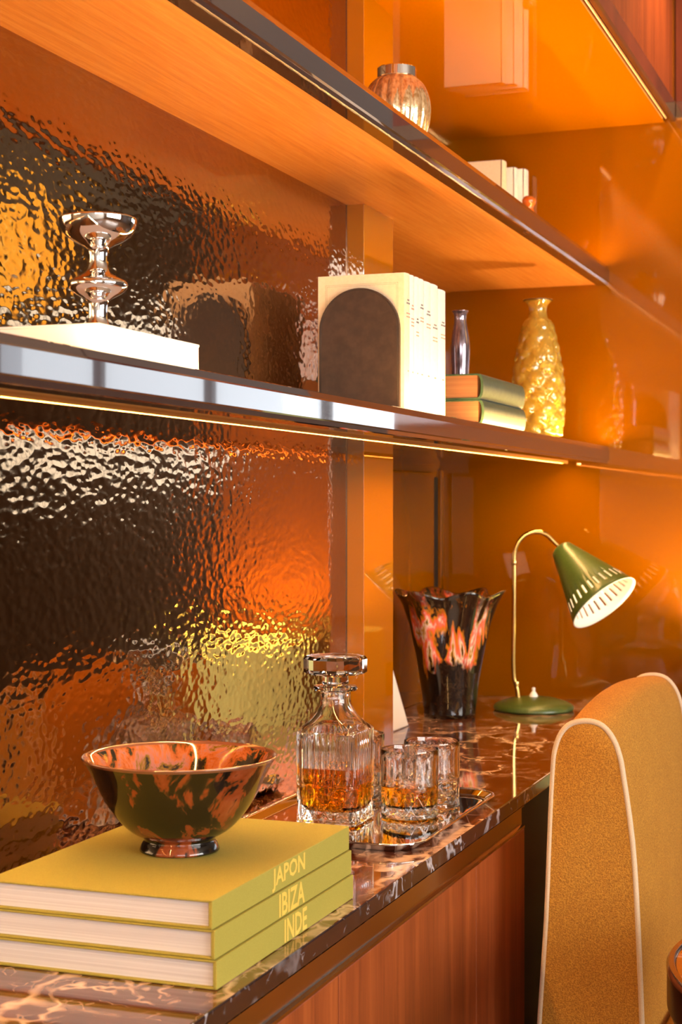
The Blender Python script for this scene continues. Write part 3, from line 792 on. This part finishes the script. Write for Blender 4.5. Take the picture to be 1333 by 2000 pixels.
b_ = lathe('bottle', bo, [(r, zz + z) for r, z in [(0, 0), (.0155, 0), (.0168, .003), (.0162, .022), (.0178, .050), (.0172, .074), (.0140, .094), (.0112, .110), (.0120, .122), (.0152, .1275), (.0140, .1290), (.0100, .1255), (.0090, .10)]], 'mauve_luster', None, 48, sub=3)
tag(b_, 'small mauve metallic bottle vase standing on the green books', 'vase')

# ---------------------------------------------------------------- gold bubbled glass vase
gc = (.150, 3.300)
gt = thing('glass_vase', 'tall gold glass vase covered in bubbles, near the far wall', 'vase', (gc[0], gc[1], ZM))
GP = [(0, .0), (.040, .0005), (.046, .004), (.050, .02), (.0535, .05), (.0550, .085), (.0530, .125), (.0480, .165), (.0400, .205), (.0310, .240), (.0235, .262), (.0215, .275), (.0240, .287), (.0320, .296)]
gp = [(max(p[0], 0), p[2]) for p in spline([(r, 0, z) for r, z in GP], 8)]
bubbles = []
rows = 11
for k in range(rows):
    hz = .018 + .0225 * k
    cnt = 7
    for j in range(cnt):
        bubbles.append((2 * PI * (j + .5 * (k % 2)) / cnt + random.uniform(-.12, .12), hz + random.uniform(-.003, .003), random.uniform(.85, 1.15)))
bm = bmesh.new(); n = 110; rg = []
for r, z in gp:
    if r < 1e-5: rg.append([Vector((*gc, ZM + .0004))]); continue
    rr = []
    for i in range(n):
        t = 2 * PI * i / n; off = 0
        if .008 < z < .262:
            for bt, bz, bs in bubbles:
                da = (t - bt + PI) % (2 * PI) - PI
                q = ((da * r) / (.0195 * bs)) ** 2 + ((z - bz) / (.0165 * bs)) ** 2
                if q < 1: off = max(off, .0075 * math.sqrt(1 - q))
        rr.append(Vector((gc[0] + (r - .003 + off) * math.cos(t), gc[1] + (r - .003 + off) * math.sin(t), ZM + .0004 + z)))
    rg.append(rr)
for r, z in ((.0290, .2965), (.0205, .287), (.0180, .275), (.020, .262), (.033, .22), (.044, .15), (.046, .08), (.042, .03), (.03, .012)): rg.append(ring(gc, r - .003, ZM + z, n))
rg.append([Vector((*gc, ZM + .010))])
rings_mesh(bm, rg, False, False)
obj('vase_body', bm, 'yellow_glass', gt, True)
bm = bmesh.new(); tube_bm(bm, ring(gc, .0300, ZM + .2975, 48), .0022, 8, closed=True); obj('vase_lip', bm, 'dark_lip_glass', gt, True)

# ---------------------------------------------------------------- upper shelf things
rc = (.120, 2.44)
rt = thing('ribbed_vase', 'round ribbed gold and silver glass vase on the upper shelf', 'vase', (rc[0], rc[1], ZU))
bm = bmesh.new(); n = 144; rg = [[Vector((*rc, ZU + .0004))]]
RP = [(p[0], p[2]) for p in spline([(r, 0, z) for r, z in [(.028, .0004), (.030, .004), (.031, .014), (.040, .030), (.0495, .052), (.0545, .078), (.0535, .102), (.0460, .124), (.0350, .137), (.0285, .1405)]], 4)]
for r, z in RP:
    a = .06 * smooth01(.015, .05, z) * (1 - smooth01(.125, .14, z))
    rg.append([Vector((rc[0] + rr_ * math.cos(t), rc[1] + rr_ * math.sin(t), ZU + z)) for t in [2 * PI * i / n for i in range(n)] for rr_ in [r * (1 + a * (abs(math.sin(8 * t)) ** .6 - .7))]])
rg += [ring(rc, .024, ZU + .1405, n), ring(rc, .024, ZU + .10, n), [Vector((*rc, ZU + .09))]]
rings_mesh(bm, rg, False, False); obj('vase_body', bm, 'silver_luster', rt, True)
bm = bmesh.new(); rings_mesh(bm, [ring(rc, r, ZU + z, 64) for r, z in ((.0300, .1395), (.0318, .1405), (.0318, .1545), (.0305, .156), (.0285, .156), (.0280, .1545), (.0280, .1395), (.0300, .1395))], False, False)
bmesh.ops.remove_doubles(bm, verts=bm.verts[:], dist=1e-6); obj('collar', bm, 'silver', rt, True, autos=40)
def up_book(x0, x1, y0, y1, h, mat, label):
    t = thing('upright_book', label, 'book', ((x0 + x1) / 2, (y0 + y1) / 2, ZU), 'books on the upper shelf')
    bm = bmesh.new(); c = .002; z0, z1 = ZU + .0004, ZU + h
    bx(bm, x0, x1 - .003, y0, y0 + c, z0, z1); bx(bm, x0, x1 - .003, y1 - c, y1, z0, z1); obj('cover_board', bm, mat, t)
    yc = (y0 + y1) / 2; hw = (y1 - y0) / 2
    a = [(x1 - .004 * (k / 4) ** 2, yc + hw * k / 4) for k in range(-4, 5)]
    poly = a + [(x1 - .006, y1), (x1 - .006, y0)]
    bm = bmesh.new(); va_ = [bm.verts.new((p, q, z0)) for p, q in poly]; vb_ = [bm.verts.new((p, q, z1)) for p, q in poly]
    for k in range(len(poly)): bm.faces.new((va_[k], va_[(k + 1) % len(poly)], vb_[(k + 1) % len(poly)], vb_[k]))
    bm.faces.new(va_); bm.faces.new(vb_[::-1]); obj('spine', bm, mat, t, True, autos=30)
    box('page_block', (x0 + .003, x1 - .006, y0 + c, y1 - c, z0 + .003, z1 - .003), 'page_edges', t)
up_book(-.115, .024, 3.495, 3.535, .232, 'ivory_paper', 'thick cream book at the near end of the upper shelf books')
up_book(-.110, .040, 3.545, 3.575, .224, 'spine_paper', 'slimmer cream book second on the upper shelf')
up_book(-.100, .055, 3.577, 3.618, .226, 'spine_paper', 'white book against the far wall on the upper shelf')
ac = (.116, 3.36)
at_ = lathe('glass_bottle', ac, [(r, ZU + z) for r, z in [(0, .0003), (.022, .0005), (.026, .01), (.027, .04), (.022, .07), (.012, .085), (.010, .093), (.0145, .102), (.0150, .110), (.010, .117), (.002, .119)]], 'amber_glass', None, 40, sub=3)
tag(at_, 'small amber glass bottle in front of the upper shelf books', 'bottle')

# ---------------------------------------------------------------- mustard chair
ct = thing('upholstered_chair', 'mustard fabric chair with cream piping, its back against the sideboard', 'chair', (.7, 2.52, 0))
Y0c, Y1c = 2.250, 2.835
def back_profile(k=1.0, cz=.99):
    lft = [(.394, .30), (.398, .45), (.402, .553), (.412, .702), (.418, .850), (.422, .925)]
    top_ = [(.4255, .950), (.434, .972), (.449, .986), (.472, .990), (.492, .984), (.507, .966), (.516, .942)]
    rgt = [(.521, .915), (.534, .822), (.541, .713), (.547, .569), (.551, .45), (.554, .30)]
    return lft + top_ + rgt
P0 = [(p[0], p[2]) for p in spline([(x, 0, z) for x, z in back_profile()], 3)]
def prof_at(t, shrink=0):
    out = []
    cx, cz = .475, .70
    up = .020 * math.sin(PI * min(1, t * .92 + .04)) + .008 * t
    for x, z in P0:
        k = smooth01(.5, .99, z)
        bulge = .004 * math.sin(PI * t)
        nx = x + (bulge if x > cx else -bulge) * 1.0
        px = nx - (nx - cx) * shrink * 1.0; pz = z + up * k - shrink * .12 * k
        out.append((px, pz))
    return out
bm = bmesh.new(); NS = 16
rg = []
for k in range(-1, NS + 2):
    t = min(1, max(0, k / NS)); sh = .035 if k in (-1, NS + 1) else 0
    y = Y0c + (Y1c - Y0c) * t + (0 if k not in (-1, NS + 1) else (-.004 if k < 0 else .004))
    if k == -1: y = Y0c - .0035
    if k == NS + 1: y = Y1c + .0035
    rg.append([Vector((x, y, z)) for x, z in prof_at(t, sh)])
rings_mesh(bm, rg, True, True)
obj('backrest', bm, 'mustard_fabric', ct, True, autos=50)
for t, y in ((0, Y0c - .0005), (1, Y1c + .0005)):
    tube('piping', [Vector((x, y, z)) for x, z in prof_at(t, -.012)], .0042, 'piping_cream', ct, 10)
bm = bmesh.new(); bx(bm, .550, 1.06, Y0c - .02, Y1c + .02, .40, .535, bev=.035, seg=5); obj('seat_cushion', bm, 'mustard_fabric', ct, True)
bm = bmesh.new(); bx(bm, .395, 1.045, Y0c, Y1c, .29, .398, bev=.015, seg=3); obj('seat_frame', bm, 'mustard_fabric', ct, True)
for px, py in ((.43, Y0c + .05), (.43, Y1c - .05), (1.0, Y0c + .05), (1.0, Y1c - .05)):
    lathe('leg', (px, py), [(.013, .0), (.014, .003), (.022, .288), (.022, .292)], 'dark_red_wood', ct, 16)

# ---------------------------------------------------------------- round table at the right edge
rc2 = (.926, 1.895)
tt = thing('drum_table', 'round dark table with a polished rim and rust stone top at the right edge', 'table', (rc2[0], rc2[1], 0))
RT = .285; dz = .0
lathe('drum', rc2, [(RT - .05, .698), (RT - .02, .704), (RT - .006, .714), (RT, .728), (RT, .767)], 'black_steel', tt, 128)
bm = bmesh.new(); rings_mesh(bm, [ring(rc2, r, z, 128) for r, z in ((RT + .0005, .767), (RT + .0005, .773), (RT - .002, .776), (RT - .008, .776), (RT - .010, .773), (RT - .010, .767), (RT + .0005, .767))], False, False)
bmesh.ops.remove_doubles(bm, verts=bm.verts[:], dist=1e-6); obj('metal_rim', bm, 'pewter_metal', tt, True, autos=40)
lathe('stone_top', rc2, [(RT - .0105, .767), (RT - .0105, .7725)], 'rust_stone', tt, 128)
lathe('pedestal', rc2, [(.16, 0), (.165, .006), (.16, .014), (.05, .03), (.03, .08), (.028, .60), (.045, .68), (.12, .6985)], 'black_steel', tt, 48)

# ---------------------------------------------------------------- unseen lamps added for wall glow and coloured reflections: lamp, sconce, pendant
fl = thing('added_shaded_lamp', 'lamp with a pale green drum shade, added out of frame for the green reflection behind the decanter', 'lamp', (.575, 3.44, 0))
fc = (.575, 3.44)
bm = bmesh.new(); rings_mesh(bm, [ring(fc, r, z, 64) for r, z in ((.135, .70), (.128, .985), (.125, .985), (.132, .70), (.135, .70))], False, False)
bmesh.ops.remove_doubles(bm, verts=bm.verts[:], dist=1e-6); obj('lamp_shade', bm, 'lamp_shade_lit', fl, True, autos=40)
lathe('lamp_base', fc, [(.13, 0), (.13, .012), (.03, .03), (.012, .06), (.012, .80)], 'brass', fl, 32)
bm = bmesh.new()
for k in range(3): tube_bm(bm, [Vector((fc[0], fc[1], .80)), Vector((fc[0] + .129 * math.cos(2.1 * k), fc[1] + .129 * math.sin(2.1 * k), .83))], .002, 6)
obj('shade_spider', bm, 'brass', fl)
pl = bpy.data.lights.new('added_lamp_bulb', 'POINT'); pl.energy = 32; pl.color = (1.0, .62, .25); pl.shadow_soft_size = .04  # added warm light, brightens the far wall behind the chair
po = bpy.data.objects.new('added_lamp_bulb', pl); COL.objects.link(po); po.location = Vector((0, 0, .90)); po.parent = fl
sc = thing('added_sconce', 'brass sconce with two amber globes, added out of frame for the yellow reflections', 'lamp', (.66, L, 1.70))
box('back_plate', (.645, .675, L - .012, L - .0002, 1.62, 1.79), 'brass', sc, bev=.002)  # added sconce: its globes make two yellow spots in the mirror
for z in (1.645, 1.765):
    tube('arm', [(.66, L - .01, z), (.66, L - .06, z), (.66, L - .10, z)], .005, 'brass', sc)
    bm = bmesh.new(); bmesh.ops.create_uvsphere(bm, u_segments=32, v_segments=16, radius=.036); bmesh.ops.translate(bm, verts=bm.verts[:], vec=(.66, L - .13, z)); obj('globe', bm, 'amber_globe_lit', sc, True)
pn = thing('added_pendant', 'amber glass pendant lamp, added out of frame for the yellow patch in the hammered mirror', 'lamp', (.95, 3.0, 2.75))
lathe('canopy', (.95, 3.0), [(.05, 2.7495), (.05, 2.735), (.01, 2.72)], 'brass', pn, 32)  # added pendant: its globe makes one yellow patch in the mirror
tube('cord', [(.95, 3.0, 2.72), (.95, 3.0, 2.3), (.95, 3.0, 1.99)], .003, 'black_leather', pn, 8)
lathe('globe', (.95, 3.0), [(.02, 1.99), (.05, 1.965), (.085, 1.92), (.095, 1.86), (.08, 1.79), (.045, 1.74), (0, 1.73)], 'amber_globe_lit', pn, 40, sub=3)

sp = thing('added_spotlight', 'small brass ceiling spotlight added out of frame to warm the far corner', 'lamp', (.56, 3.36, 2.75))
lathe('spot_housing', (.56, 3.36), [(.045, 2.7495), (.045, 2.69), (.040, 2.69), (.036, 2.735), (.0, 2.737)], 'brass', sp, 32)
sl = bpy.data.lights.new('added_spot_bulb', 'SPOT'); sl.energy = 26; sl.color = (1.0, .62, .25); sl.spot_size = 2.2; sl.spot_blend = .8; sl.shadow_soft_size = .03  # added unseen spot, puts a warm glow by the overhead doors
so_ = bpy.data.objects.new('added_spot_bulb', sl); COL.objects.link(so_); so_.parent = sp; so_.location = (0, 0, -.065)

bpy.data.materials.remove(MATS['dummy'])
